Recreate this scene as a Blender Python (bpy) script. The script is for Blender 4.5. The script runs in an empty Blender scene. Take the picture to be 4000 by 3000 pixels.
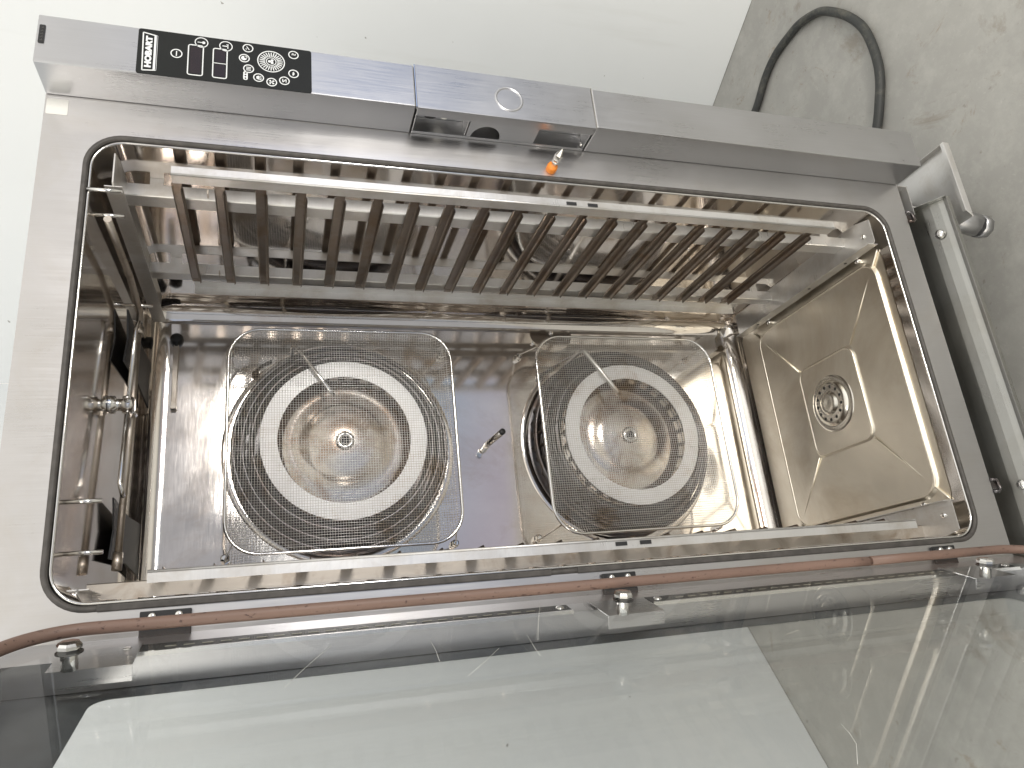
import bpy, bmesh, math, random
from mathutils import Vector, Matrix
from math import sin, cos, pi, radians
random.seed(7)
S = bpy.context.scene
COL = S.collection
# ------------------------------------------------------------------ camera
cam = bpy.data.cameras.new('camera'); camo = bpy.data.objects.new('camera', cam); COL.objects.link(camo)
r_ = Vector((-0.1000, -0.2869, -0.9527)); f_ = Vector((0.3230, 0.8963, -0.3038))
f_.normalize(); r_ = (r_ - f_*r_.dot(f_)).normalized(); d_ = f_.cross(r_)
M = Matrix(((r_.x, -d_.x, -f_.x), (r_.y, -d_.y, -f_.y), (r_.z, -d_.z, -f_.z))).to_4x4()
M.translation = Vector((-0.4190, -1.0245, 0.4644))
camo.matrix_world = M
cam.sensor_width = 36; cam.lens = 36*2874.2/4000; cam.clip_start = .02; cam.clip_end = 200
S.camera = camo
# ------------------------------------------------------------------ world: daylight hall, warm above, bluish doorway in front
W = bpy.data.worlds.new('World'); S.world = W; W.use_nodes = True
nt = W.node_tree; N = nt.nodes; L = nt.links; N.clear()
def wn(t, **k):
    n = N.new(t)
    for a, b in k.items(): setattr(n, a, b)
    return n
tc = wn('ShaderNodeTexCoord'); sep = wn('ShaderNodeSeparateXYZ'); L.new(tc.outputs['Generated'], sep.inputs[0])
ramp = wn('ShaderNodeValToRGB'); mr = wn('ShaderNodeMapRange'); mr.inputs[1].default_value = -1; mr.inputs[2].default_value = 1
L.new(sep.outputs[2], mr.inputs[0]); L.new(mr.outputs[0], ramp.inputs[0])
el = ramp.color_ramp.elements
el[0].position = 0; el[0].color = (.22, .215, .205, 1)
el[1].position = 1; el[1].color = (.72, .70, .66, 1)
for p, c in ((.30, (.30, .30, .30, 1)), (.44, (.40, .41, .43, 1)), (.50, (.54, .56, .60, 1)), (.55, (.70, .70, .69, 1)), (.60, (.86, .82, .73, 1)), (.70, (1.02, .98, .90, 1)), (.82, (1.22, 1.20, 1.14, 1))):
    e = el.new(p); e.color = c
def blob(col, direction, inner, outer, strength):
    v = wn('ShaderNodeVectorMath', operation='DOT_PRODUCT'); v.inputs[1].default_value = Vector(direction).normalized()
    L.new(tc.outputs['Generated'], v.inputs[0])
    m = wn('ShaderNodeMapRange', interpolation_type='SMOOTHSTEP'); m.inputs[1].default_value = cos(radians(outer)); m.inputs[2].default_value = cos(radians(inner)); m.inputs[4].default_value = strength
    L.new(v.outputs['Value'], m.inputs[0])
    return m.outputs[0], col
cur = ramp.outputs[0]
for fac, col in (blob((.44, .57, .92, 1), (.76, -1.0, -.09), 3, 14, .85),     # blue daylight through the open gate
                 blob((.40, .52, .78, 1), (.10, -1.0, -.16), 4, 16, .6),
                 blob((.34, .32, .305, 1), (.30, -1.0, -.03), 6, 16, .72),      # dark patch added for the reflected body of the person at the camera
                 blob((.90, .50, .26, 1), (.43, -1.55, .11), 1.5, 4.0, .85),
                 blob((.62, .33, .18, 1), (.72, -1.4, .10), 2, 7, .6),
                 blob((1.0, 1.15, 1.4, 1), (.36, -1.59, .10), 2.0, 3.2, .9),     # window
                 blob((.26, .38, .50, 1), (.28, -1.2, -.25), 2, 8, .7),       # blue patch added for jeans reflected in the ceiling and back wall
                 blob((.60, .36, .34, 1), (.33, -1.6, -.50), 1, 6, .35),       # reddish patch added for the same person's reflected shirt
                 blob((1.9, 1.75, 1.5, 1), (-1.0, -.45, .42), 12, 32, .9)):       # bright patch added to lift the wall on the left
    mx = wn('ShaderNodeMix', data_type='RGBA'); mx.inputs['B'].default_value = col
    L.new(fac, mx.inputs['Factor']); L.new(cur, mx.inputs['A']); cur = mx.outputs['Result']
bg = wn('ShaderNodeBackground'); out = wn('ShaderNodeOutputWorld'); L.new(cur, bg.inputs[0]); bg.inputs[1].default_value = 1.0; L.new(bg.outputs[0], out.inputs[0])
# ------------------------------------------------------------------ lamps
def area(name, loc, target, size, power, col, sy=None):
    l = bpy.data.lights.new(name, 'AREA'); l.energy = power; l.color = col; l.size = size
    if sy: l.shape = 'RECTANGLE'; l.size_y = sy
    o = bpy.data.objects.new(name, l); COL.objects.link(o); o.location = loc
    o.rotation_euler = (Vector(target)-Vector(loc)).to_track_quat('-Z', 'Y').to_euler(); return o
area('cavity_fill', (.95, -2.4, .12), (0, .4, 0), .6, 27, (1, .96, .90), .5)  # added lamp, out of view, brightens the cavity and fan rings
area('wall_fill', (-2.4, -2.0, 2.1), (-.8, 1.3, -.4), 1.4, 28, (1, .98, .93), 1.4)  # added lamp, out of view, lifts the wall behind the door glass
# ------------------------------------------------------------------ colour management
S.view_settings.view_transform = 'Standard'; S.view_settings.look = 'None'
S.view_settings.exposure = 0.24; S.view_settings.gamma = 1; S.view_settings.use_curve_mapping = False
S.render.engine = 'CYCLES'; S.cycles.max_bounces = 14; S.cycles.glossy_bounces = 10; S.cycles.transparent_max_bounces = 16; S.cycles.transmission_bounces = 10
S.cycles.caustics_reflective = True; S.cycles.sample_clamp_indirect = 6

# ------------------------------------------------------------------ materials
def mat(name):
    m = bpy.data.materials.new(name); m.use_nodes = True
    return m, m.node_tree.nodes, m.node_tree.links, m.node_tree.nodes['Principled BSDF']
def noise(n, l, scale, detail=4, sc=(1, 1, 1), rough=.55, dist=0):
    t = n.new('ShaderNodeTexCoord'); mp = n.new('ShaderNodeMapping'); mp.inputs['Scale'].default_value = sc
    z = n.new('ShaderNodeTexNoise'); z.inputs['Scale'].default_value = scale; z.inputs['Detail'].default_value = detail; z.inputs['Roughness'].default_value = rough; z.inputs['Distortion'].default_value = dist
    l.new(t.outputs['Object'], mp.inputs[0]); l.new(mp.outputs[0], z.inputs[0]); return z.outputs['Fac']
def rng(n, l, src, a, b, c, d):
    m = n.new('ShaderNodeMapRange'); m.inputs[1].default_value = a; m.inputs[2].default_value = b; m.inputs[3].default_value = c; m.inputs[4].default_value = d
    l.new(src, m.inputs[0]); return m.outputs[0]
def mixc(n, l, fac, A, B):
    m = n.new('ShaderNodeMix'); m.data_type = 'RGBA'
    for key, v in (('A', A), ('B', B)):
        if isinstance(v, tuple): m.inputs[key].default_value = (*v, 1)
        else: l.new(v, m.inputs[key])
    l.new(fac, m.inputs['Factor']); return m.outputs['Result']
def bump(n, l, src, strength, dist, b):
    k = n.new('ShaderNodeBump'); k.inputs['Strength'].default_value = strength; k.inputs['Distance'].default_value = dist
    l.new(src, k.inputs['Height']); l.new(k.outputs[0], b.inputs['Normal'])
def steel(name, col, rough, stain=None, stain_amt=.5, stain_lo=.5, stain_hi=.72, sscale=7, brush=(60, 60, 2), bs=.05, var=.08, rvar=.06, ssc=(1,1,1), metallic=1.0):
    m, n, l, b = mat(name)
    b.inputs['Metallic'].default_value = metallic
    br = noise(n, l, 6, 3, brush)
    cl = noise(n, l, 4.5, 6, (1, 1, 1), .6, .3)
    dark = tuple(c*(1-var*2) for c in col); lite = tuple(min(1, c*(1+var)) for c in col)
    c = mixc(n, l, rng(n, l, cl, .3, .7, 0, 1), dark, lite)
    if bs: c = mixc(n, l, rng(n, l, br, .3, .7, .22, 0), c, tuple(k*.80 for k in col))
    if stain:
        st = noise(n, l, sscale, 8, ssc, .68, .6)
        c = mixc(n, l, rng(n, l, st, stain_lo, stain_hi, 0, stain_amt), c, stain)
    l.new(c, b.inputs['Base Color'])
    rr = n.new('ShaderNodeMath'); rr.operation = 'ADD'
    l.new(rng(n, l, br, .3, .7, rough-rvar*.5, rough+rvar*.5), rr.inputs[0]); l.new(rng(n, l, cl, .35, .7, -rvar*.5, rvar), rr.inputs[1])
    l.new(rr.outputs[0], b.inputs['Roughness'])
    if bs: bump(n, l, br, bs, .001, b)
    return m
def plain(name, col, rough=.5, metallic=0, nscale=30, var=.15, bs=.1, emit=None):
    m, n, l, b = mat(name)
    z = noise(n, l, nscale, 5)
    l.new(mixc(n, l, rng(n, l, z, .3, .7, 0, 1), tuple(c*(1-var) for c in col), tuple(min(1, c*(1+var)) for c in col)), b.inputs['Base Color'])
    b.inputs['Roughness'].default_value = rough; b.inputs['Metallic'].default_value = metallic
    if bs: bump(n, l, z, bs, .001, b)
    return m
def glassmat(name, tint):
    m = bpy.data.materials.new(name); m.use_nodes = True; n = m.node_tree.nodes; l = m.node_tree.links; n.clear()
    o = n.new('ShaderNodeOutputMaterial'); fr = n.new('ShaderNodeFresnel'); fr.inputs[0].default_value = 1.24
    tr = n.new('ShaderNodeBsdfTransparent'); tr.inputs[0].default_value = (*tint, 1)
    gl = n.new('ShaderNodeBsdfGlossy'); gl.inputs['Roughness'].default_value = .012
    df = n.new('ShaderNodeBsdfDiffuse'); df.inputs[0].default_value = (.62, .64, .6, 1)
    z = noise(n, l, 5, 8, (1, 1, 1), .7, .5)
    zz = noise(n, l, 9, 7, (1, 1, .06), .7, .6)
    ad = n.new('ShaderNodeMath'); ad.operation = 'ADD'; l.new(rng(n, l, z, .45, .75, .0, .03), ad.inputs[0]); l.new(rng(n, l, zz, .55, .72, 0, .06), ad.inputs[1])
    m0 = n.new('ShaderNodeMixShader'); l.new(ad.outputs[0], m0.inputs[0]); l.new(tr.outputs[0], m0.inputs[1]); l.new(df.outputs[0], m0.inputs[2])
    geo = n.new('ShaderNodeNewGeometry'); mm_ = n.new('ShaderNodeMath'); mm_.operation = 'SUBTRACT'; mm_.inputs[0].default_value = 1; l.new(geo.outputs['Backfacing'], mm_.inputs[1])
    fm = n.new('ShaderNodeMath'); fm.operation = 'MULTIPLY'; l.new(mm_.outputs[0], fm.inputs[0]); l.new(fr.outputs[0], fm.inputs[1])   # only the entry face mirrors, the exit face passes the ray on
    m1 = n.new('ShaderNodeMixShader'); l.new(fm.outputs[0], m1.inputs[0]); l.new(m0.outputs[0], m1.inputs[1]); l.new(gl.outputs[0], m1.inputs[2]); l.new(m1.outputs[0], o.inputs[0])
    return m
M_frame = steel('brushed_steel', (.62, .61, .61), .31, (.52, .48, .42), .3, brush=(90, 90, 2), bs=.05, var=.03, rvar=.07)
M_col = steel('column_steel', (.57, .57, .58), .31, brush=(90, 90, 2), bs=.05, var=.03, rvar=.07)
M_cav = steel('cavity_steel', (.78, .745, .71), .075, (.50, .37, .25), .5, .50, .74, 3.4, (4, 140, 140), .0, .05, .05)
M_floor = steel('cavity_floor_steel', (.96, .90, .79), .38, (.66, .56, .43), .55, .44, .62, 3.5, (8, 8, 8), .0, .05, .10)
M_rack = steel('rack_steel', (.58, .53, .47), .36, (.24, .15, .08), .6, .50, .72, 16, (120, 120, 5), .03, .06, .06)
M_chrome = steel('polished_steel', (.80, .79, .77), .12, None, bs=.0, var=.02, rvar=.03)
M_wire = steel('wire_steel', (.74, .72, .69), .30, (.36, .24, .12), .7, .50, .66, 14, bs=0, var=.06, metallic=.75)
M_ring = steel('ring_steel', (1.0, 1.0, 1.0), .34, (.60, .55, .52), .4, .50, .75, 12, (30, 30, 30), .02, .02, metallic=.2)
M_fan = steel('fan_steel', (.84, .79, .73), .18, (.34, .19, .09), .75, .48, .64, 11, (30, 30, 30), .02, .04)
M_fandark = steel('soiled_steel', (.20, .15, .12), .38, (.06, .035, .02), .8, .4, .6, 20, (30, 30, 30), .05, .2)
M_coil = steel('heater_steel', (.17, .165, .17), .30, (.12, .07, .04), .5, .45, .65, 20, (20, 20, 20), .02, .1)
M_runner = steel('runner_steel', (.30, .26, .225), .34, (.20, .12, .06), .6, .46, .68, 14, (120, 5, 120), .03, .08, .06)
M_trough = steel('trough_steel', (.42, .42, .40), .30, (.30, .28, .24), .5, .45, .7, 6, (5, 90, 90), .03, .05)
M_tray = steel('tray_steel', (.76, .75, .735), .32, (.42, .36, .28), .5, .46, .7, 9, (5, 90, 90), .02, .05, metallic=.75)
M_drain = steel('drain_steel', (.80, .77, .70), .20, None, bs=.0, var=.03, rvar=.04)
M_dark = plain('dark_plastic', (.018, .018, .019), .45)
M_black = plain('panel_black', (.016, .017, .016), .33, 0, 12, .1, 0)
M_print = plain('printed_border', (.030, .036, .040), .35, 0, 40, .25, 0)
M_white = plain('white_ink', (.78, .80, .80), .5, 0, 40, .03, 0)
M_lcd = plain('display_window', (.020, .012, .011), .12, 0, 40, .1, 0)
M_sticker = plain('sticker_white', (.80, .79, .75), .5, 0, 20, .03, 0)
M_rubber = plain('gasket_rubber', (.075, .068, .062), .55, 0, 60, .3, .3)
M_orange = plain('orange_plastic', (.85, .27, .04), .35, 0, 40, .1, 0)
M_glass = glassmat('inner_pane_glass', (.996, .998, .996)); M_glass2 = glassmat('outer_pane_glass', (.990, .995, .991))
M_black.node_tree.nodes['Principled BSDF'].inputs['Specular IOR Level'].default_value = .22
# silicone door seal, brown with dark pits
M_seal, n, l, b = mat('brown_silicone')
z = noise(n, l, 130, 4, (1, 1, .6), .7); z2 = noise(n, l, 5, 4)
c = mixc(n, l, rng(n, l, z2, .3, .7, 0, 1), (.165, .105, .082), (.225, .142, .11))
c = mixc(n, l, rng(n, l, z, .61, .66, 0, .85), c, (.05, .025, .02)); l.new(c, b.inputs['Base Color']); b.inputs['Roughness'].default_value = .5; bump(n, l, z, .3, .001, b)
# painted wall
M_wall, n, l, b = mat('white_wall_paint')
z = noise(n, l, 1.6, 5, (1, 1, .35)); z3 = noise(n, l, 9, 5, (1, 1, .12), .6)
c = mixc(n, l, rng(n, l, z, .3, .7, 0, 1), (.80, .825, .835), (.84, .86, .865))
c = mixc(n, l, rng(n, l, z3, .60, .75, 0, .35), c, (.70, .71, .69))
zs = noise(n, l, 34, 2); c = mixc(n, l, rng(n, l, zs, .765, .78, 0, .8), c, (.30, .29, .27))
zc = noise(n, l, 1.1, 4); c = mixc(n, l, rng(n, l, zc, .5, .75, 0, .25), c, (.66, .68, .68))
l.new(c, b.inputs['Base Color']); b.inputs['Roughness'].default_value = .42; bump(n, l, z3, .05, .002, b)
# concrete
M_conc, n, l, b = mat('grey_concrete')
a1 = noise(n, l, 1.7, 7, (1, 1, 1), .6, .4); a2 = noise(n, l, 14, 8, (1, 1, 1), .72); a3 = noise(n, l, 3.1, 9, (1, 1, 1), .72, .8); a4 = noise(n, l, 42, 4)
c = mixc(n, l, rng(n, l, a1, .3, .7, 0, 1), (.31, .305, .288), (.39, .383, .36))
c = mixc(n, l, rng(n, l, a2, .46, .70, 0, .5), c, (.48, .475, .445))
c = mixc(n, l, rng(n, l, a3, .585, .66, 0, .5), c, (.20, .165, .12))
c = mixc(n, l, rng(n, l, a4, .67, .73, 0, .5), c, (.20, .18, .15))
a5 = noise(n, l, 7, 10, (1, 1, 1), .8, 1.2); c = mixc(n, l, rng(n, l, a5, .60, .66, 0, .55), c, (.25, .20, .14))
a6 = noise(n, l, 110, 3); c = mixc(n, l, rng(n, l, a6, .62, .74, 0, .2), c, (.56, .55, .52))
l.new(c, b.inputs['Base Color']); b.inputs['Roughness'].default_value = .55; bump(n, l, a2, .25, .003, b)
# dusty black cable
M_cable, n, l, b = mat('dusty_rubber_cable')
z = noise(n, l, 26, 7, (1, 1, 1), .7, .5)
l.new(mixc(n, l, rng(n, l, z, .50, .74, 0, .6), (.035, .037, .036), (.17, .16, .125)), b.inputs['Base Color']); b.inputs['Roughness'].default_value = .55; bump(n, l, z, .3, .002, b)

# ------------------------------------------------------------------ mesh helpers (all coordinates are world metres)
class MB:
    def __init__(s): s.v = []; s.f = []; s.sm = []
    def add(s, vs, fs, smooth=False):
        o = len(s.v); s.v += [tuple(v) for v in vs]; s.f += [tuple(i+o for i in f) for f in fs]; s.sm += [smooth]*len(fs); return s
    def box(s, a, b, T=None):
        x0, y0, z0 = (min(p, q) for p, q in zip(a, b)); x1, y1, z1 = (max(p, q) for p, q in zip(a, b))
        v = [(x0, y0, z0), (x1, y0, z0), (x1, y1, z0), (x0, y1, z0), (x0, y0, z1), (x1, y0, z1), (x1, y1, z1), (x0, y1, z1)]
        if T: v = [T(*p) for p in v]
        return s.add(v, [(0, 3, 2, 1), (4, 5, 6, 7), (0, 1, 5, 4), (1, 2, 6, 5), (2, 3, 7, 6), (3, 0, 4, 7)])
    def prism(s, poly, ax, a, b, T=None):   # poly of 2D points, extruded along axis ax
        def P(p, h):
            q = [0, 0, 0]; i = [k for k in range(3) if k != ax]; q[i[0]], q[i[1]] = p; q[ax] = h
            return T(*q) if T else tuple(q)
        n = len(poly); v = [P(p, a) for p in poly]+[P(p, b) for p in poly]
        return s.add(v, [tuple(range(n)), tuple(range(2*n-1, n-1, -1))]+[(i, (i+1) % n, n+(i+1) % n, n+i) for i in range(n)])
    def tube(s, pts, r, n=10, closed=False, cap=True):
        P = [Vector(p) for p in pts]; m = len(P); rings = []
        rr = r if hasattr(r, '__len__') else [r]*m
        prev = None
        for i in range(m):
            if closed: t = (P[(i+1) % m]-P[i-1]).normalized()
            else: t = (P[min(i+1, m-1)]-P[max(i-1, 0)]).normalized()
            if prev is None:
                h = Vector((0, 0, 1)) if abs(t.z) < .9 else Vector((1, 0, 0)); a = t.cross(h).normalized()
            else: a = (prev-t*prev.dot(t)).normalized()
            prev = a; bb = t.cross(a)
            rings.append([P[i]+a*(rr[i]*cos(2*pi*k/n))+bb*(rr[i]*sin(2*pi*k/n)) for k in range(n)])
        v = [q for R in rings for q in R]; f = []
        for i in range(m if closed else m-1):
            j = (i+1) % m
            for k in range(n): f.append((i*n+k, i*n+(k+1) % n, j*n+(k+1) % n, j*n+k))
        s.add(v, f, True)
        if cap and not closed:
            o = len(s.v)-len(v); s.f += [tuple(o+k for k in reversed(range(n))), tuple(o+(m-1)*n+k for k in range(n))]; s.sm += [False, False]
        return s
    def lathe(s, c, axis, prof, n=48, smooth=True, T=None):   # prof: (radius, height along axis)
        ax = Vector(axis).normalized(); h = Vector((0, 0, 1)) if abs(ax.z) < .9 else Vector((1, 0, 0)); a = ax.cross(h).normalized(); b = ax.cross(a); c = Vector(c)
        v = []; f = []
        for r, z in prof:
            for k in range(n): v.append(c+ax*z+a*(r*cos(2*pi*k/n))+b*(r*sin(2*pi*k/n)))
        for i in range(len(prof)-1):
            for k in range(n): f.append((i*n+k, i*n+(k+1) % n, (i+1)*n+(k+1) % n, (i+1)*n+k))
        return s.add(v, f, smooth)
    def annulus(s, cx, cz, r0, r1, y0, y1, n=40, sx=1, sz=1):   # flat ring facing -Y
        v = []
        for y in (y0, y1):
            for r in (r0, r1):
                for k in range(n): v.append((cx+sx*r*cos(2*pi*k/n), y, cz+sz*r*sin(2*pi*k/n)))
        f = []
        for k in range(n):
            j = (k+1) % n
            f += [(k, j, n+j, n+k), (2*n+k, 3*n+k, 3*n+j, 2*n+j), (n+k, n+j, 3*n+j, 3*n+k), (k, 2*n+k, 2*n+j, j)]
        return s.add(v, f)
    def disc(s, cx, cz, r, y0, y1, n=24): return s.prism([(cx+r*cos(2*pi*k/n), cz+r*sin(2*pi*k/n)) for k in range(n)], 1, y0, y1)
def rrect(x0, z0, x1, z1, r, n=8):
    pts = []
    for cx, cz, a0 in ((x1-r, z1-r, 0), (x0+r, z1-r, 90), (x0+r, z0+r, 180), (x1-r, z0+r, 270)):
        for k in range(n+1):
            a = radians(a0+90*k/n); pts.append((cx+r*cos(a), cz+r*sin(a)))
    return pts
ORG = {}
def root(name, loc, label, cat, group=None):
    o = bpy.data.objects.new(name, None); COL.objects.link(o); o.location = loc; o.empty_display_size = .1
    o['label'] = label; o['category'] = cat
    if group: o['group'] = group
    return o
def origin(p):
    while p.parent: p = p.parent
    return Vector(p.location)
def obj(name, mb, m, parent=None, loc=None, label=None, cat=None, kind=None, group=None, bevel=0):
    o_ = origin(parent) if parent else Vector(loc or (0, 0, 0))
    me = bpy.data.meshes.new(name); me.from_pydata([tuple(Vector(v)-o_) for v in mb.v], [], mb.f); me.validate()
    if len(me.polygons) == len(mb.sm):
        me.polygons.foreach_set('use_smooth', mb.sm)
    bm = bmesh.new(); bm.from_mesh(me); bmesh.ops.recalc_face_normals(bm, faces=bm.faces); bm.to_mesh(me); bm.free()
    o = bpy.data.objects.new(name, me); COL.objects.link(o); me.materials.append(m)
    if parent: o.parent = parent
    else: o.location = o_
    if label: o['label'] = label
    if cat: o['category'] = cat
    if kind: o['kind'] = kind
    if group: o['group'] = group
    if bevel:
        md = o.modifiers.new('bevel', 'BEVEL'); md.width = bevel; md.segments = 2; md.limit_method = 'ANGLE'; md.angle_limit = radians(40)
    return o
def text_mb(body, cx, cz, width, height, y0, y1, bold=.03):
    cu = bpy.data.curves.new('lettering', 'FONT'); cu.body = body; cu.size = 1; cu.offset = bold; cu.resolution_u = 4; cu.fill_mode = 'FRONT'; cu.extrude = 0
    t = bpy.data.objects.new('lettering', cu); COL.objects.link(t); dg = bpy.context.evaluated_depsgraph_get(); dg.update()
    me = bpy.data.meshes.new_from_object(t.evaluated_get(dg)); vs = [v.co.copy() for v in me.vertices]; fs = [tuple(p.vertices) for p in me.polygons]
    bpy.data.objects.remove(t); bpy.data.curves.remove(cu); bpy.data.meshes.remove(me)
    x0 = min(v.x for v in vs); x1 = max(v.x for v in vs); z0 = min(v.y for v in vs); z1 = max(v.y for v in vs)
    mb = MB(); mb.add([(cx+((v.x-x0)/(x1-x0)-.5)*width, y0, cz+((v.y-z0)/(z1-z0)-.5)*height) for v in vs], fs)
    return mb

# ------------------------------------------------------------------ dimensions
HW, HH, DP = .3328, .725, .5653       # half opening, cavity depth
XB, XO, YB, ZT, ZB = .402, .485, -.0678, .7908, -.7886
ZF = -1.05
# ------------------------------------------------------------------ setting
f = MB().box((-7, -2.6, ZF-.05), (7, 5, ZF)); obj('floor', f, M_conc, kind='structure')
K = Vector((.6659, 1.9967)); dA = Vector((.178, -.311)).normalized(); dB = Vector((-.374, -.247)).normalized()
def wall_mb(P, d, nrm, L_, h):
    q = [P, P+d*L_, P+d*L_+nrm*.12, P+nrm*.12]
    return MB().prism([(p.x, p.y) for p in q], 2, ZF+.002, h)
nA = Vector((-dA.y, dA.x)); nA = nA if nA.dot(-dB) > 0 else -nA
nB = Vector((-dB.y, dB.x)); nB = nB if nB.dot(-dA) > 0 else -nB
# the wall on the right of the oven and the wall on its left meet in the corner behind it
obj('wall', wall_mb(K+dB*.0, dA, nA, 5.0, 3.6), M_wall, loc=(K.x, K.y, ZF), label='smooth white painted wall above the rubber cable, behind the control column', cat='wall')
obj('wall', wall_mb(K-dB*0+dB*.002, dB, nB, 4.2, 3.6), M_wall, loc=(K.x, K.y, ZF), label='white painted wall seen through the open glass door', cat='wall')

# ------------------------------------------------------------------ the oven
OV = root('combi_oven', (0, .35, ZF), 'tall stainless steel combi oven with open glass door and two caged fans', 'oven')
# outer cabinet shell
m = MB(); x0, x1 = -.44, XO-.004; y0, y1 = .012, .86
m.box((x0, y0, ZB+.006), (x0+.003, y1, ZT-.006)); m.box((x1-.003, y0, ZB+.006), (x1, y1, ZT-.006)); m.box((x0+.003, y1-.003, ZB+.006), (x1-.003, y1, ZT-.006))
m.box((x0+.003, y0, ZT-.009), (x1-.003, y1-.003, ZT-.006)); m.box((x0+.003, y0, ZB+.006), (x1-.003, y1-.003, ZB+.009))
obj('cabinet', m, M_col, OV)
m = MB()
for x in (-.40, .40):
    for y in (.08, .80):
        m = MB(); m.lathe((x, y, ZF), (0, 0, 1), [(0, 0), (.03, 0), (.03, .02), (.018, .03), (.018, .262), (0, .262)], 20); obj('foot', m, M_dark, OV)
# front frame with rounded opening
def ring_frame(inner, outer_rect, y0, y1):
    X0, Z0, X1, Z1 = outer_rect; n = len(inner); cx = (X0+X1)/2; cz = (Z0+Z1)/2
    # outer loop: project inner sample onto outer rectangle, corners snapped
    outer = []
    q = n//4
    for i, (x, z) in enumerate(inner):
        side, k = divmod(i, q); mid = (q-1)//2
        sx = X1 if side in (0, 3) else X0; sz = Z1 if side in (0, 1) else Z0
        if k == mid or (q % 2 == 0 and k == q//2): outer.append((sx, sz))
        elif k < mid: outer.append((sx, z) if side in (0, 2) else (x, sz))
        else: outer.append((x, sz) if side in (0, 2) else (sx, z))
    v = [(x, y0, z) for x, z in inner]+[(x, y0, z) for x, z in outer]+[(x, y1, z) for x, z in inner]+[(x, y1, z) for x, z in outer]
    fcs = []
    for i in range(n):
        j = (i+1) % n
        fcs += [(i, j, n+j, n+i), (i, 2*n+i, 2*n+j, j), (n+i, n+j, 3*n+j, 3*n+i)]
    return MB().add(v, fcs)
inner = rrect(-HW-.007, -HH-.007, HW+.007, HH+.007, .052, 8)
obj('front_frame', ring_frame(inner, (-.42, ZB, XO-.002, ZT), 0, .012), M_frame, OV)
# cavity: five-sided shell with rounded corners
bm = bmesh.new()
A = [bm.verts.new(p) for p in ((-HW, 0.004, -HH), (HW, 0.004, -HH), (HW, 0.004, HH), (-HW, 0.004, HH), (-HW, DP, -HH), (HW, DP, -HH), (HW, DP, HH), (-HW, DP, HH))]
for q in ((4, 5, 6, 7), (0, 4, 7, 3), (1, 2, 6, 5), (3, 7, 6, 2), (0, 1, 5, 4)): bm.faces.new([A[i] for i in q])
ed = [e for e in bm.edges if not (e.verts[0].co.y < .1 and e.verts[1].co.y < .1)]
bmesh.ops.bevel(bm, geom=ed, offset=.045, segments=8, profile=.5, affect='EDGES')
m = MB(); bm.verts.ensure_lookup_table(); m.add([v.co[:] for v in bm.verts], [tuple(v.index for v in fc.verts) for fc in bm.faces], True); bm.free()
cav = obj('cavity', m, M_cav, OV)
# rolled steel lip and dark gasket line round the opening
def loop3(x0, z0, x1, z1, r, y, n=10): return [(a, y, b) for a, b in rrect(x0, z0, x1, z1, r, n)]
m = MB().tube(loop3(-HW+.001, -HH+.001, HW-.001, HH-.001, .045, .004), .0022, 8, True); obj('opening_lip', m, M_chrome, OV)
m = MB().tube(loop3(-HW-.0055, -HH-.0055, HW+.0055, HH+.0055, .050, .002), .0043, 8, True); obj('opening_gasket', m, M_rubber, OV)
# grey rubber strip on the hinge jamb, with a broken gap
for za, zb_ in ((-.66, .048), (.088, .67)):
    m = MB().prism([(-HW-.001, -.0035), (-HW-.0095, -.0035), (-HW-.0095, .002), (-HW-.005, .006), (-HW-.001, .004)], 2, za, zb_); obj('jamb_strip', m, M_rubber, OV, bevel=.0015)
# --- floor pan of the cavity
zf = -HH
def pan_loops():
    return [(rrect(-.29, .03, .29, .535, .05, 8), zf+.0012), (rrect(-.252, .047, .252, .462, .04, 8), zf+.0012), (rrect(-.246, .052, .246, .457, .036, 8), zf+.007),
            (rrect(-.108, .162, .108, .348, .026, 8), zf+.004), (rrect(-.103, .167, .103, .343, .024, 8), zf+.0075), (rrect(-.055, .205, .055, .315, .050, 8), zf+.0072)]
m = MB(); LP = pan_loops(); n = len(LP[0][0]); v = [(x, y, z) for lp, z in LP for x, y in lp]; fs = []
for i in range(len(LP)-1):
    for k in range(n): fs.append((i*n+k, i*n+(k+1) % n, (i+1)*n+(k+1) % n, (i+1)*n+k))
fs.append(tuple((len(LP)-1)*n+k for k in range(n)))
m.add(v, fs)
for sx in (-1, 1):
    for ya, yb_ in ((.055, .168), (.452, .340)):
        p0 = Vector((sx*.262, ya+(-.022 if ya < .2 else .02), zf+.0035)); p1 = Vector((sx*.104, yb_, zf+.0066))
        m.tube([p0, p0.lerp(p1, .06), p0.lerp(p1, .5), p1], [.001, .0030, .0022, .0018], 8)
m.tube([(x, y, zf+.0062) for x, y in LP[2][0]], .0024, 8, True); m.tube([(x, y, zf+.0062) for x, y in LP[4][0]], .0026, 8, True)
pan = obj('floor_pan', m, M_floor, OV)
for x, y in ((-.262, .09), (.262, .085), (.262, .40)):
    mm = MB().lathe((x, y, zf), (0, 0, 1), [(.0065, 0), (.0065, .010), (.005, .013), (0, .0135)], 16); obj('floor_stud', mm, M_chrome, OV)
DC = root('drain_cover', (0, .258, zf+.008), 'round perforated steel drain cover in the middle of the cavity floor', 'drain cover')
m = MB().lathe((0, .258, zf+.0074), (0, 0, 1), [(.064, 0), (.062, .0020), (.056, .0024), (.052, .0014), (.050, .0030), (.047, .0075), (.042, .0095), (.036, .0098), (.028, .0085), (.026, .0090), (.023, .0140), (.019, .0155), (.010, .0150), (0, .0142)], 64); obj('cover_plate', m, M_drain, DC)
for k in range(13):
    a = 2*pi*k/13+.1; mm = MB().lathe((.0370*cos(a), .258+.0370*sin(a), zf+.0152), (0, 0, 1), [(.0036, -.001), (.0036, .0020), (0, .0020)], 12, False); obj('drain_hole', mm, M_dark, DC)
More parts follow.
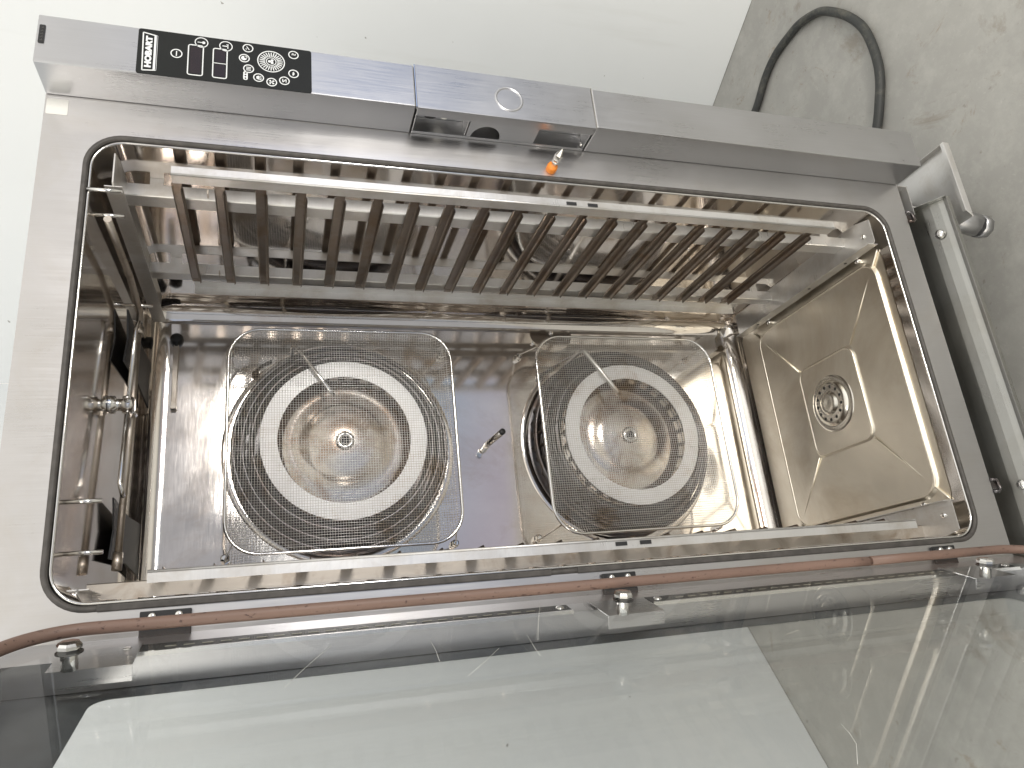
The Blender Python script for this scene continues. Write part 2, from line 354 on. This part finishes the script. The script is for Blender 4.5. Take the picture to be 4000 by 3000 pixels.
# --- fans
def yy(off): return DP-off
def make_fan(cz, cx=0):
    # circular dish pressed in the back wall
    fan = obj('fan_wheel', MB().lathe((cx, DP, cz), (0, -1, 0), [(.012, .0735), (.024, .0730), (.045, .0705), (.060, .0675), (.083, .0660), (.0855, .0635), (.110, .0640), (.134, .0610), (.150, .0560), (.166, .0550), (.166, .052)], 64), M_fan, OV)
    for k in range(30):
        a = 2*pi*k/30; ca, sa = cos(a), sin(a); tx, tz = -sa, ca
        q = [(.157, -.006), (.1675, .006), (.1665, .0075), (.156, -.0045)]
        pts = [(cx+r*ca+t*tx, cz+r*sa+t*tz) for r, t in q]; obj('fan_blade', MB().prism(pts, 1, yy(.056), yy(.093)), M_fandark, fan)
    obj('suction_ring', MB().annulus(cx, cz, .1345, .1685, yy(.0935), yy(.0965), 72), M_ring, fan)
    obj('inlet_lip', MB().lathe((cx, DP, cz), (0, -1, 0), [(.1346, .0934), (.1375, .088), (.143, .081), (.1525, .0735), (.1535, .0735), (.145, .083), (.1385, .0934)], 72), M_fandark, fan)
    m = MB().lathe((cx, DP, cz), (0, -1, 0), [(.0195, .072), (.0195, .078), (.0165, .081), (.0095, .081), (.0095, .076), (0, .076)], 32)
    obj('hub_nut', m, M_chrome, fan)
    m = MB()
    for k in range(3):
        a = k*pi/3; d = Vector((cos(a), 0, sin(a))); p = Vector((cx, yy(.0800), cz)); m.tube([p-d*.0075, p+d*.0075], .0013, 6)
    obj('hub_star', m, M_dark, fan)
    # dark chamber behind the wheel
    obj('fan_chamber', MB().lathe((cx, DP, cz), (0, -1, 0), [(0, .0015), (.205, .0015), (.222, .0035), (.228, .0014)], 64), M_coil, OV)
    obj('pressed_dish', MB().lathe((cx, DP, cz), (0, -1, 0), [(.246, .0004), (.243, .0022), (.235, .0012), (.168, .0008)], 80), M_cav, OV)
    return fan
def make_heater(cz, cx=0, tail=False):
    h = None
    for i, (R, off) in enumerate(((.184, .030), (.184, .056), (.184, .078), (.203, .030), (.203, .056), (.221, .040))):
        pts = [(cx+R*cos(2*pi*k/72), yy(off), cz+R*sin(2*pi*k/72)) for k in range(72)]
        m = MB().tube(pts, .0052, 8, True); o = obj('heater_coil', m, M_coil, OV if h is None else h)
        h = h or o
    return h
FZ = (.3296, -.3265)
h1 = None
for i, cz in enumerate(FZ):
    make_fan(cz); h = make_heater(cz)
    # connectors on the upper side of each coil
    pts = [(.173, .180), (.081, .200), (.051, .209), (.023, .213), (-.008, .213), (-.033, .206), (-.067, .196)]
    for (x, dz) in pts:
        z = cz+dz
        m = MB().lathe((x, DP, z), (0, -1, 0), [(.0085, 0), (.0085, .006), (.006, .008), (.0055, .016), (.0, .016)], 12)
        m.tube([(x, yy(.012), z), (x-.002, yy(.03), z-.002), (x+.004, yy(.046), z-.016), (x+.012, yy(.052), z-.034)], .0038, 8)
        obj('heater_terminal', m, M_coil, h)
# steam injection pipes reaching into each fan
for i, cz in enumerate(FZ):
    m = MB().tube([(.205, yy(.004), cz+.105), (.205, yy(.085), cz+.105), (.200, yy(.104), cz+.100), (.10, yy(.104), cz+.030), (.092, yy(.098), cz+.024)], .0048 if i == 0 else .0055, 10)
    obj('steam_pipe', m, M_chrome if i == 0 else M_wire, OV)
# fan guards
def make_guard(cz, cx=0.001, hs=.2285, R=.065):
    off = .118
    frame = MB().tube(loop3(cx-hs, cz-hs, cx+hs, cz+hs, R, yy(off), 10), .0033, 8, True)
    g = obj('fan_guard', frame, M_chrome, OV)
    m = MB(); pitch = .0052; hs2 = hs-.002; N_ = int(2*hs2/pitch)
    def half(t):   # half length of wire at offset t from centre
        a = abs(t)
        if a <= hs2-R: return hs2
        return hs2-R+math.sqrt(max(0, R*R-(a-(hs2-R))**2))
    rim = .014
    for k in range(N_+1):
        t = -hs2+pitch*(k+.5)
        if abs(t) > hs2-.003: continue
        e = half(t); jt = random.uniform(-.0003, .0003)
        dt = max(0, 1-(hs2-abs(t))/rim) # wires near the rim lie on the slope
        o0 = off-.010*(1-dt)
        def bar(axis):
            a0 = e; a1 = max(e-rim, 0)
            pts = [(-a0, off), (-a1, o0), (0, o0), (a1, o0), (a0, off)]
            if axis == 'x': P = [(cx+a, yy(o), cz+t+jt) for a, o in pts]
            else: P = [(cx+t+jt, yy(o+.0009), cz+a) for a, o in pts]
            m.tube(P, .00052, 4, cap=False)
        bar('x'); bar('z')
    obj('wire_mesh', m, M_wire, g)
    # legs hooked onto studs of the back wall
    for sx, sz in ((-1, 1), (1, 1), (-1, -1), (1, -1)):
        p = Vector((cx+sx*(hs-.022), yy(off), cz+sz*(hs-.016))); q = Vector((cx+sx*(hs-.006), yy(.016), cz+sz*(hs+.004)))
        mm = MB().tube([p, p.lerp(q, .12)+Vector((0, .002, 0)), q, q+Vector((sx*-.006, .004, sz*.004)), q+Vector((sx*-.01, .0, -sz*.003))], .0017, 8); obj('guard_leg', mm, M_wire, g)
        mm = MB().lathe((q.x-sx*.004, DP, q.z), (0, -1, 0), [(.0095, 0), (.0095, .006), (.0075, .008), (.0075, .020), (.005, .022), (0, .022)], 6, False); obj('guard_stud', mm, M_chrome, g)
    return g
for cz in FZ: make_guard(cz)
# small service plate with screws beside the lower guard
m = MB().prism([(.285+.045*cos(radians(a)), -.19+.055*sin(radians(a))) for a in range(0, 360, 10)], 1, DP-.0012, DP-.0002); obj('service_plate', m, M_cav, OV)
for x, z in ((.29, -.191), (.26, -.139)):
    m = MB().lathe((x, DP, z), (0, -1, 0), [(.0055, 0), (.0055, .004), (.004, .0052), (0, .0052)], 14); obj('screw', m, M_chrome, OV)
# core probe pin in the middle of the back wall, bar probe by the ceiling
m = MB().tube([(-.009, DP, .012), (-.002, DP-.03, .0085), (.006, DP-.10, -.006)], .0068, 14); obj('probe_pin', m, M_chrome, OV)
m = MB().lathe((.006, DP-.1, -.006), (.1, -1, -.17), [(.0069, -.002), (.0069, .004), (.004, .005), (0, .005)], 14); obj('probe_tip', m, M_dark, OV)
m = MB().box((.092, DP-.014, .664), (.235, DP-.004, .674)); m.box((.092, DP-.016, .663), (.102, DP-.002, .675)); o = obj('bar_probe', m, M_rack, OV, bevel=.001)
m = MB().lathe((.250, DP, .669), (0, -1, 0), [(.013, 0), (.013, .012), (.008, .018), (0, .018)], 16); m.tube([(.25, DP-.01, .669), (.232, DP-.012, .669)], .004, 8); obj('probe_socket', m, M_dark, o)
# ceiling: wash pipe, spray rotor, deflector plates, pins
zc = HH
m = MB().tube([(.21, -.0+.02, .700), (.212, .20, .700), (.195, .30, .699), (.165, .31, .699)], .0055, 10)
m.tube([(.165, .31, .699), (.15, .305, .699)], .0085, 10); m.tube([(.15, .305, .70), (.03, .30, .70), (-.24, .268, .70)], .0056, 12); m.tube([(-.235, .268, .70), (-.262, .265, .70)], .0075, 10)
obj('wash_pipe', m, M_rack, OV)
for x in (.135, -.195):
    m = MB().prism([(x-.048, .270), (x, .290), (x+.048, .270), (x+.040, .400), (x+.048, .530), (x, .515), (x-.048, .530), (x-.040, .400)], 2, .7115, .7145); obj('deflector_plate', m, M_dark, OV)
rt = obj('spray_rotor', MB().lathe((0, .245, zc-.001), (0, 0, -1), [(.015, 0), (.015, .008), (.010, .010), (.010, .018), (.014, .020), (.014, .034), (.010, .037), (0, .037)], 24), M_chrome, OV)
for a, ln in ((8, .16), (188, .15), (97, .03), (277, .03)):
    d = Vector((cos(radians(a)), sin(radians(a)), 0)); p = Vector((0, .245, zc-.028))
    m = MB().tube([p, p+d*ln*.9, p+d*ln+Vector((0, 0, -.004)), p+d*(ln+.004)+Vector((0, .012, -.004))], .0036, 8); obj('spray_arm', m, M_chrome, rt)
for p in ((.245, -.00, .0), (.222, .03, .0), (-.20, .035, 0), (-.262, .06, 0), (.21, .31, 0)):
    m = MB().tube([(p[0], p[1], zc), (p[0], p[1], zc-.045)], .003, 10); obj('ceiling_pin', m, M_chrome, OV)

# --- rack carriers fixed to the side walls (right wall +X, hinge wall -X)
for sx in (1, -1):
    X = lambda v: sx*v
    c = None
    for yA, yB2 in ((.0900, .120), (.3480, .374)):
        m = MB()
        m.prism([(X(.3205), yA), (X(.300), yA), (X(.2985), yA+.0015), (X(.2985), yB2), (X(.2997), yB2), (X(.2997), yA+.0016), (X(.3205), yA+.0012)], 2, -.702 if sx > 0 else -.70, .702)
        m.box((X(.3205), yA, -.66), (X(.3325), yA+.0012, -.64)); m.box((X(.3205), yA, .64), (X(.3325), yA+.0012, .66))
        o = obj('rack_rail', m, M_tray if sx > 0 else M_rack, OV if c is None else c); c = c or o
    for z0, z1 in ((-.706, -.690), (.688, .704)):
        zz = z0 if z0 < 0 else z1; zi = z1 if z0 < 0 else z0
        m = MB()
        yb0 = .012
        wi = .264 if (sx > 0 or z0 < 0) else .312
        poly = [(X(.318), yb0), (X(wi+.004), yb0+.0), (X(wi), yb0+.006), (X(wi+.006), .50), (X(.325), .50), (X(.331), .06)]
        m.prism(poly, 2, (z0+z1)/2-.001, (z0+z1)/2+.001)
        m.box((X(wi), yb0+.006, (z0+z1)/2-.012), (X(wi+.0015), .50, (z0+z1)/2+.012))
        obj('carrier_bracket', m, M_tray, c)
    for y in (.10, .22, .42):
        m = MB().tube([(X(.2636), y, -.698), (X(.2662), y, -.698)], .0032, 10); obj('bracket_hole', m, M_dark, c)
    m = MB().lathe((X(.29), .035, -.697), (0, 0, 1), [(.005, 0), (.005, .003), (.003, .0045), (0, .0045)], 12); obj('bracket_screw', m, M_chrome, c)

# --- removable tray racks
ZR = [.6135-.0618*k for k in range(20)]
def make_rack(sx, label):
    X0 = .2896 if sx > 0 else -.297
    R_ = root('tray_rack', (X0, .2, -.61), label, 'tray rack', 'hanging tray racks')
    def xx(t): return X0+sx*t      # t>0 towards the wall
    ztop, zbot = .6187, -.6040
    for ya, yb2, fl in ((.0115, .034, -1), (.360, .384, 1)):
        m = MB()
        m.box((xx(-.0008), ya, zbot), (xx(.0008), yb2, ztop))
        ye = ya if fl < 0 else yb2
        if fl < 0: m.box((xx(.0008), ye-.0008, zbot), (xx(.014), ye+.0008, ztop))
        else: m.box((xx(-.0155), ye-.0008, zbot), (xx(-.0008), ye+.0008, ztop))
        if fl < 0: # small rolled edge
            m.tube([(xx(0), ye, zbot), (xx(0), ye, ztop)], .0022, 8)
        obj('rack_post', m, M_tray, R_)
    for z in ZR:
        m = MB(); zz = z
        # S-shaped section of folded sheet: upper flange to the wall, web, lower ledge into the oven
        sec = [(.003, .0092), (.0004, .0082), (-.0001, .0066), (-.0001, -.0042), (-.0012, -.0066), (-.0040, -.0082), (-.0085, -.0088), (-.0100, -.0074)]
        up = [(xx(t), zz+h) for t, h in sec]; dn = [(xx(t+.0012), zz+h-.0011) for t, h in reversed(sec)]
        m.prism(up+dn, 1, .044, .350)
        m.box((xx(-.0007), .034, zz-.0075), (xx(.0007), .046, zz+.0075)); m.box((xx(-.0007), .350, zz-.0075), (xx(.0007), .360, zz+.0075))
        obj('runner', m, M_runner, R_)
    # hooks onto the rails
    for z in (.58, 0, -.57):
        for y in (.06, .33):
            m = MB().box((xx(.001), y, z-.01), (xx(.0095 if sx > 0 else .0025), y+.012, z-.008)); obj('rack_hook', m, M_rack, R_)
    # two slots in the front post
    for z in (-.032, -.073):
        m = MB().box((xx(.003), .0095, z-.011), (xx(.009), .0112, z+.008)); obj('post_slot', m, M_dark, R_)
    return R_
make_rack(1, 'steel tray rack with twenty runners, fully visible on the far side wall')
make_rack(-1, 'steel tray rack seen edge-on beside the open glass door')

# --- control column on the front
cm = obj('control_column', MB().box((XB, YB, .2525), (XO, -.0005, ZT)), M_col, OV, bevel=.002)
obj('lower_column', MB().box((XB, YB, ZB), (XO, -.0005, -.0665)), M_col, OV, bevel=.002)
m = MB(); x0 = XB-.003
m.box((x0, YB-.001, -.064), (XO+.001, YB+.001, .250))                 # front sheet
m.box((x0, YB+.001, -.064), (x0+.002, YB+.018, .250))                 # its folded edge
m.box((XO-.001, YB+.001, -.064), (XO+.001, -.0005, .250))
m.box((XB+.030, YB+.001, -.064), (XB+.032, -.0005, .250))             # back of recess
m.box((XB, -.0065, -.064), (XB+.030, -.0005, .250))
m.box((XB+.001, YB+.019, .1575), (XB+.030, -.007, .1595)); m.box((XB+.001, YB+.019, .2475), (XB+.030, -.007, .2495)); m.box((XB+.001, YB+.019, -.0635), (XB+.030, -.007, -.0615))
for zj in (.2504, -.0662):
    obj('joint_glint', MB().box((XB-.0015, YB-.0012, zj), (XO+.0005, YB+.004, zj+.0018)), M_chrome, OV)  # polished strip added as the bright glint on the edge of the joint gap
mid = obj('handle_housing', m, M_col, OV, bevel=.0008)
arc = [(-.0072-.030*sin(radians(a)), .122+.026*cos(radians(a))) for a in range(0, 181, 12)]   # half round notch, from z .148 to .096
poly = [(YB+.0185, .156), (-.0072, .156)]+arc+[(-.0072, .033), (YB+.0185, .033)]
m = MB().prism(poly, 0, XB+.0005, XB+.0025); obj('cover_plate', m, M_col, mid)
m = MB().tube([(XB+.012, YB+.028, .222), (XB+.020, YB+.028, .222)], .013, 16); m.box((XB+.006, YB+.02, .218), (XB+.02, YB+.026, .228)); obj('catch', m, M_dark, mid)
m = MB().lathe((XB+.030, YB+.036, .197), (-1, 0, 0), [(.0085, 0), (.0085, .012), (.006, .015), (0, .015)], 18); obj('release_button', m, M_sticker, mid)
m = MB().annulus(0, 0, .017, .019, 0, .001, 32); m.v = [(XB+.0285+y, YB+.038+x, -.01+z) for x, y, z in m.v]; obj('pressed_ring', m, M_col, mid)
m = MB().lathe((.438, YB-.001, .092), (0, -1, 0), [(.0205, -.001), (.0215, .0012), (.0232, .0018), (.0248, .0012), (.026, -.001)], 56); obj('embossed_circle', m, M_col, mid)
m = MB().lathe((XB+.006, -.012, -.0595), (0, 0, 1), [(.0035, 0), (.0035, .003), (0, .004)], 12); obj('screw', m, M_chrome, mid)
# rating badge at the top of the column
bd = obj('badge', MB().prism(rrect(.434, .7795, .466, .7872, .0015, 3), 1, YB-.0012, YB), M_dark, OV)
m = MB()
for i, x in enumerate((.439, .4445, .450, .4555, .461)):
    k = random.uniform(.6, 1); m.box((x-.0017, YB-.0018, .7812), (x-.0006, YB-.0012, .7812+.004*k)); m.box((x+.0002, YB-.0018, .7822), (x+.0015, YB-.0012, .7830))
obj('badge_relief', m, plain('badge_relief', (.09, .085, .08), .4), bd)
# control panel
Yp = YB-.0010
cp = obj('control_panel', MB().prism(rrect(.4015, .4150, .4835, .6610, .004, 5), 1, Yp, YB), M_black, OV)
y0, y1 = Yp-.0004, Yp
def bar(m, p, q, w): # flat strip between two points of the XZ plane
    p = Vector(p); q = Vector(q); d = (q-p).normalized(); nn = Vector((-d.y, d.x))*w/2
    m.prism([tuple(p+nn), tuple(q+nn), tuple(q-nn), tuple(p-nn)], 1, y0, y1); return m
def outline(m, pts, w):
    for i in range(len(pts)): bar(m, pts[i], pts[(i+1) % len(pts)], w)
    return m
# logo: slanted frame with a heavy lower edge, the name inside
m = MB(); outline(m, [(.4075, .6530), (.4765, .6545), (.4725, .6355), (.4095, .6350)], .0017); bar(m, (.4098, .6368), (.4724, .6372), .0042)
lg = obj('logo_frame', m, M_white, cp)
obj('logo_lettering', text_mb('HOBART', .4420, .6461, .0575, .0092, y0, y1, .07), M_white, lg)
def button(x, z, r, w=.0015):
    return MB().annulus(x, z, r-w, r, y0, y1, 28)
m = button(.445, .6085, .0082); bar(m, (.4405, .6085), (.4495, .6085), .0014); obj('button', m, M_white, cp)
m = MB(); pts = rrect(.4095, .5720, .4650, .5925, .003, 3); outline(m, pts, .0016); dp = obj('display', m, M_white, cp)
obj('display_window', MB().prism(rrect(.4125, .5748, .4620, .5897, .002, 2), 1, Yp-.0002, Yp), M_lcd, dp)
m = MB(); pts = rrect(.4095, .5385, .4640, .5580, .003, 3); outline(m, pts, .0016); bar(m, (.4365, .5385), (.4365, .5580), .0010); dp = obj('display', m, M_white, cp)
for a, b_ in ((.4122, .4345), (.4385, .4612)): obj('display_window', MB().prism(rrect(a, .5410, b_, .5555, .0015, 2), 1, Yp-.0002, Yp), M_lcd, dp)
m = MB().annulus(.4715, .5750, .0082, .0095, y0, y1, 28); bar(m, (.4715, .5805), (.4715, .5738), .0012); m.disc(.4715, .5720, .0024, y0, y1, 14); obj('thermometer_icon', m, M_white, cp)
m = MB().annulus(.4705, .5405, .0082, .0095, y0, y1, 28); bar(m, (.4705, .5455), (.4705, .5375), .0014); bar(m, (.4665, .5378), (.4745, .5378), .0014); bar(m, (.4738, .5378), (.4738, .5398), .0012); obj('clock_icon', m, M_white, cp)
for i, (x, z) in enumerate(((.4725, .5090), (.4525, .5140), (.4335, .5075), (.4190, .4930), (.4135, .4740), (.4190, .4555), (.4345, .4420), (.4710, .4420))):
    m = button(x, z, .0078)
    if i == 0: bar(m, (x-.003, z-.002), (x+.003, z+.002), .0012); bar(m, (x-.003, z+.002), (x-.001, z+.003), .0012)
    elif i == 1: m.disc(x, z+.0005, .0042, y0, y1, 9); m.disc(x+.0022, z-.002, .0025, y0, y1, 7)
    elif i == 2:
        for dx in (-.0026, 0, .0026): bar(m, (x+dx, z-.0035), (x+dx, z+.0035), .0011)
    elif i == 3: m.disc(x, z, .0036, y0, y1, 6); m.disc(x-.002, z-.0025, .002, y0, y1, 5); m.disc(x+.0018, z-.0025, .0018, y0, y1, 5)
    elif i == 4:
        for k in range(4):
            a = k*pi/2+.4; m.prism([(x, z), (x+.0045*cos(a), z+.0045*sin(a)), (x+.0045*cos(a+.75), z+.0045*sin(a+.75))], 1, y0, y1)
    elif i == 5: bar(m, (x-.003, z+.0025), (x+.003, z+.0025), .0013); bar(m, (x-.003, z-.0025), (x+.003, z-.0025), .0013); bar(m, (x-.003, z+.0025), (x+.003, z-.0025), .0013)
    elif i == 6: bar(m, (x-.003, z+.001), (x+.001, z-.001), .0022); bar(m, (x+.0005, z+.0015), (x+.0035, z-.0005), .0012)
    else: bar(m, (x, z-.003), (x, z+.003), .0013); bar(m, (x-.0002, z-.0028), (x+.0025, z-.0028), .0013); m.disc(x+.001, z+.001, .0018, y0, y1, 8)
    obj('button', m, M_white, cp)
m = MB().prism(rrect(.4120, .5085, .4275, .5150, .0025, 4), 1, y0, y1)
lamp = obj('indicator_strip', m, M_white, cp)
for x in (.4148, .4196, .4244): obj('indicator_dot', MB().disc(x, .5118, .0014, y0-.0002, y0, 12), M_dark, lamp)
m = MB().annulus(.4525, .4750, .0188, .0203, y0, y1, 44); m.annulus(.4525, .4750, .0066, .0077, y0, y1, 28)
for k in range(26):
    a = 2*pi*k/26; bar(m, (.4525+.0092*cos(a), .4750+.0092*sin(a)), (.4525+.0172*cos(a), .4750+.0172*sin(a)), .0014)
for k in range(3):
    a = pi/2+k*2*pi/3; m.disc(.4525+.0026*cos(a), .4750+.0026*sin(a), .0022, y0, y1, 10)
obj('dial', m, M_white, cp)
# white sticker on the frame corner
obj('sticker', MB().prism(rrect(.3680, .7600, .3950, .7885, .002, 3), 1, -.0006, 0), M_sticker, OV)
# door catch pin with orange collar
pc = Vector((.356, 0, .002)); ax = Vector((-.06, -1, .12)).normalized()
o = obj('catch_pin', MB().lathe(pc, (0, -1, 0), [(.0095, 0), (.010, .008), (.008, .014), (0, .014)], 20), M_orange, OV)
obj('pin_head', MB().lathe(pc, (.15, -1, -.1), [(.006, .012), (.006, .022), (.0072, .026), (.0072, .036), (.0015, .050), (0, .050)], 6, False), M_chrome, o)

# --- hinge clips on the frame
for z0, z1 in ((.564, .622), (-.042, .012), (-.655, -.607)):
    o = obj('hinge_clip', MB().box((-.410, -.006, z0), (-.346, -.0005, z1)), M_dark, OV, bevel=.0012)
    for z in (z0+.014, z1-.014):
        obj('screw', MB().lathe((-.353, -.006, z), (0, -1, 0), [(.005, 0), (.005, .003), (.003, .0045), (0, .0045)], 16), M_chrome, o)

# --- door, opened 110 degrees, hinged on the left of the cavity
th = radians(110); DU = Vector((cos(th), -sin(th), 0)); DN = Vector((sin(th), cos(th), 0)); D0 = Vector((-.367, -.080, 0))
def dw(u, off, z): return D0+DU*u-DN*off+Vector((0, 0, z))   # door coordinates -> world
ZD0, ZD1, UW = -.800, .775, .80
m = MB()
m.box((-.105, .034, ZD0), (-.008, .069, ZD1), dw)                       # hinge stile
m.box((UW-.060, .034, ZD0), (UW+.02, .069, ZD1), dw)
m.box((-.008, .034, ZD1-.03), (UW-.060, .069, ZD1), dw); m.box((-.008, .034, ZD0), (UW-.060, .069, ZD0+.07), dw)
door = obj('door', m, M_col, OV)
m = MB().box((-.004, .0075, ZD0+.03), (UW-.01, .0115, .748), dw); ig = obj('inner_glass', m, M_glass, door)
M_scr = plain('glass_scratch', (.62, .62, .58), .6, 0, 60, .1, 0)
for pts in ([(.102, .409), (.135, .4265), (.165, .4415), (.199, .457)], [(.117, .305), (.148, .3055), (.179, .308)], [(.019, .143), (.086, .169), (.151, .193)], [(.132, .199), (.172, .204), (.194, .206)], [(.161, .240), (.191, .263), (.222, .289)], [(.410, .020), (.425, .025), (.441, .033), (.466, .055)]):
    obj('scratch', MB().tube([dw(u, .0074, z) for u, z in pts], .00022, 5), M_scr, ig)
m = MB().box((-.105, .0705, ZD0), (UW+.02, .0745, ZD1), dw); obj('outer_glass', m, M_glass2, door)
# printed black border with a rounded window
hole = rrect(.0205, ZD0+.14, UW-.11, .653, .020, 8)
rg = ring_frame(hole, (-.104, ZD0+.001, UW+.019, ZD1-.001), 0, .0006)
rg.v = [tuple(dw(x, .0698-y, z)) for x, y, z in rg.v]; obj('printed_border', rg, M_print, door)
# silicone seal tube along the inner face
pts = rrect(-.007, ZD0+.05, UW-.02, .742, .085, 14)
P3 = [dw(u, -.0005, z) for u, z in pts]
dense = []
for i in range(len(P3)):
    a, b_ = P3[i], P3[(i+1) % len(P3)]; k = max(1, int((b_-a).length/.06))
    for j in range(k): dense.append(a.lerp(b_, j/k))
# leave a split in the tube on the hinge side
gap = dw(-.007, 0, -.405); idx = min(range(len(dense)), key=lambda i: (dense[i]-gap).length)
dense = dense[idx+1:]+dense[:idx]
a, b_ = dense[0], dense[-1]; mid_ = gap; s_ = (a-mid_).normalized(); dense = [mid_+s_*.0022]+dense+[mid_-s_*.0022]
obj('door_seal', MB().tube(dense, .0072, 12), M_seal, door)
# lamp strips on the hinge stile
for z0, z1 in ((.085, .640), (-.72, -.035)):
    st = obj('lamp_strip', MB().box((-.036, .0325, z0), (-.0095, .034, z1), dw), M_dark, door)
    m = MB().box((-.0095, .0310, z0), (-.0070, .036, z1), dw); obj('strip_edge', m, M_chrome, st)
    m = MB(); z = z0+.05
    while z < z1-.05: m.box((-.0235, .0318, z), (-.0215, .0325, z+.012), dw); z += .020
    obj('lamp_row', m, plain('lamp_row', (.30, .29, .24), .4), st)
    for z in (z0+.014, z1-.014):
        c0 = dw(-.023, .0325, z); obj('screw', MB().lathe(c0, DN, [(.006, 0), (.006, .0012), (.004, .0028), (0, .003)], 16), M_chrome, st)
# glass holders: bracket, spacer, chrome cap
for z in (.672, .030, -.600):
    c0 = dw(.028, .0075, z)
    cpn = obj('glass_holder', MB().lathe(c0, DN, [(.0125, 0), (.0125, .0035), (.0105, .0062), (0, .0066)], 8, False), M_chrome, door)
    obj('holder_washer', MB().lathe(dw(.028, .0115, z), -DN, [(.0135, 0), (.0135, .0012), (0, .0012)], 20), M_dark, cpn)
    obj('spacer', MB().lathe(dw(.028, .0125, z), -DN, [(.0085, 0), (.0085, .018), (0, .018)], 24), M_chrome, cpn)
    m = MB(); m.box((-.040, .0305, z-.060), (.030, .0318, z+.022), dw); m.box((.030, .0305, z-.060), (.0312, .048, z+.022), dw); obj('holder_bracket', m, M_col, cpn)

# --- drip trough under the door and tray under the column
m = MB(); xa, xb_ = -.50, .348
top = [(.075, -.826), (.04, -.829), (.02, -.832), (.0, -.8365), (-.015, -.8415), (-.030, -.849), (-.040, -.8555)]
prof = top+[(-.0425, -.8500), (-.0505, -.8500), (-.0505, -.8595), (-.042, -.8590)]+[(y, z-.002) for y, z in reversed(top)]
m.prism(prof, 0, xa, xb_)
m.prism([(-.0505, -.858), (.06, -.83), (.06, -.806), (.0, -.815), (-.0505, -.846)], 0, xb_, xb_+.0012)
tr = obj('drip_trough', m, M_trough, OV, bevel=.0005)
for x in (.275, -.25):
    obj('trough_bolt', MB().lathe((x, -.020, -.8405), (0, -.45, 1), [(.0098, 0), (.0098, .002), (.0085, .006), (.005, .0085), (0, .009)], 20), M_chrome, tr)
m = MB()
m.box((.297, -.060, -.8935), (.475, .30, -.892)); m.box((.310, -.0615, -.8935), (.4765, -.060, -.879)); m.box((.475, -.060, -.8935), (.4765, .30, -.879)); m.box((.310, -.0615, -.879), (.4765, -.0535, -.8775))
m.prism([(.297, -.8935), (.310, -.8935), (.310, -.879)], 1, -.0615, -.060)
obj('corner_tray', m, M_tray, OV, bevel=.0005)
m = MB(); m.prism([(.400, -.002), (.330, -.002), (.330, .06), (.400, .10)], 2, -.812, -.8105); m.box((.398, -.002, -.8105), (.400, .1, -.7895)); m.box((.349, -.002, -.843), (.351, .06, -.812)); obj('support_bracket', m, M_tray, OV)
m = MB().tube([(.325, .00, -.893), (.318, -.012, -.925), (.305, -.018, -.955)], .024, 8); m.tube([(.305, -.018, -.955), (.303, -.018, -.975)], .0245, 8); obj('drain_pipe', m, M_col, OV)
for x in (.335, -.235):
    m = MB().tube([(x, -.002, ZB-.001), (x, -.002, ZB-.014), (x-.016, -.002, ZB-.018), (x-.022, -.002, ZB-.012), (x-.022, -.002, ZB-.001)], .003, 8); m.box((x-.018, .0, ZB-.014), (x-.004, .012, ZB-.001)); obj('trough_hook', m, M_coil, OV)

# ------------------------------------------------------------------ cable on the floor
m = MB(); r = .0122; z = ZF+r+.001
ctrl = [(.80, 1.00), (1.00, .86), (1.09, .72), (1.137, .615), (1.200, .54), (1.232, .475), (1.240, .40), (1.236, .345), (1.205, .275), (1.158, .229), (1.098, .187), (1.030, .157), (.960, .147), (.899, .148), (.855, .157), (.816, .172), (.745, .207), (.66, .27), (.56, .38), (.45, .48)]
def cr(P, n=6):
    out_ = []
    for i in range(len(P)-1):
        a = Vector(P[max(i-1, 0)]); b1 = Vector(P[i]); c1 = Vector(P[i+1]); d1 = Vector(P[min(i+2, len(P)-1)])
        for k in range(n):
            t = k/n; out_.append(.5*((2*b1)+(c1-a)*t+(2*a-5*b1+4*c1-d1)*t*t+(3*b1-a-3*c1+d1)*t**3))
    out_.append(Vector(P[-1])); return out_
m.tube([(p.x, p.y, z) for p in cr(ctrl)], r, 16)
obj('power_cable', m, M_cable, loc=(1.1, .3, ZF), label='thick dusty black rubber cable looping over the grey concrete floor', cat='cable')
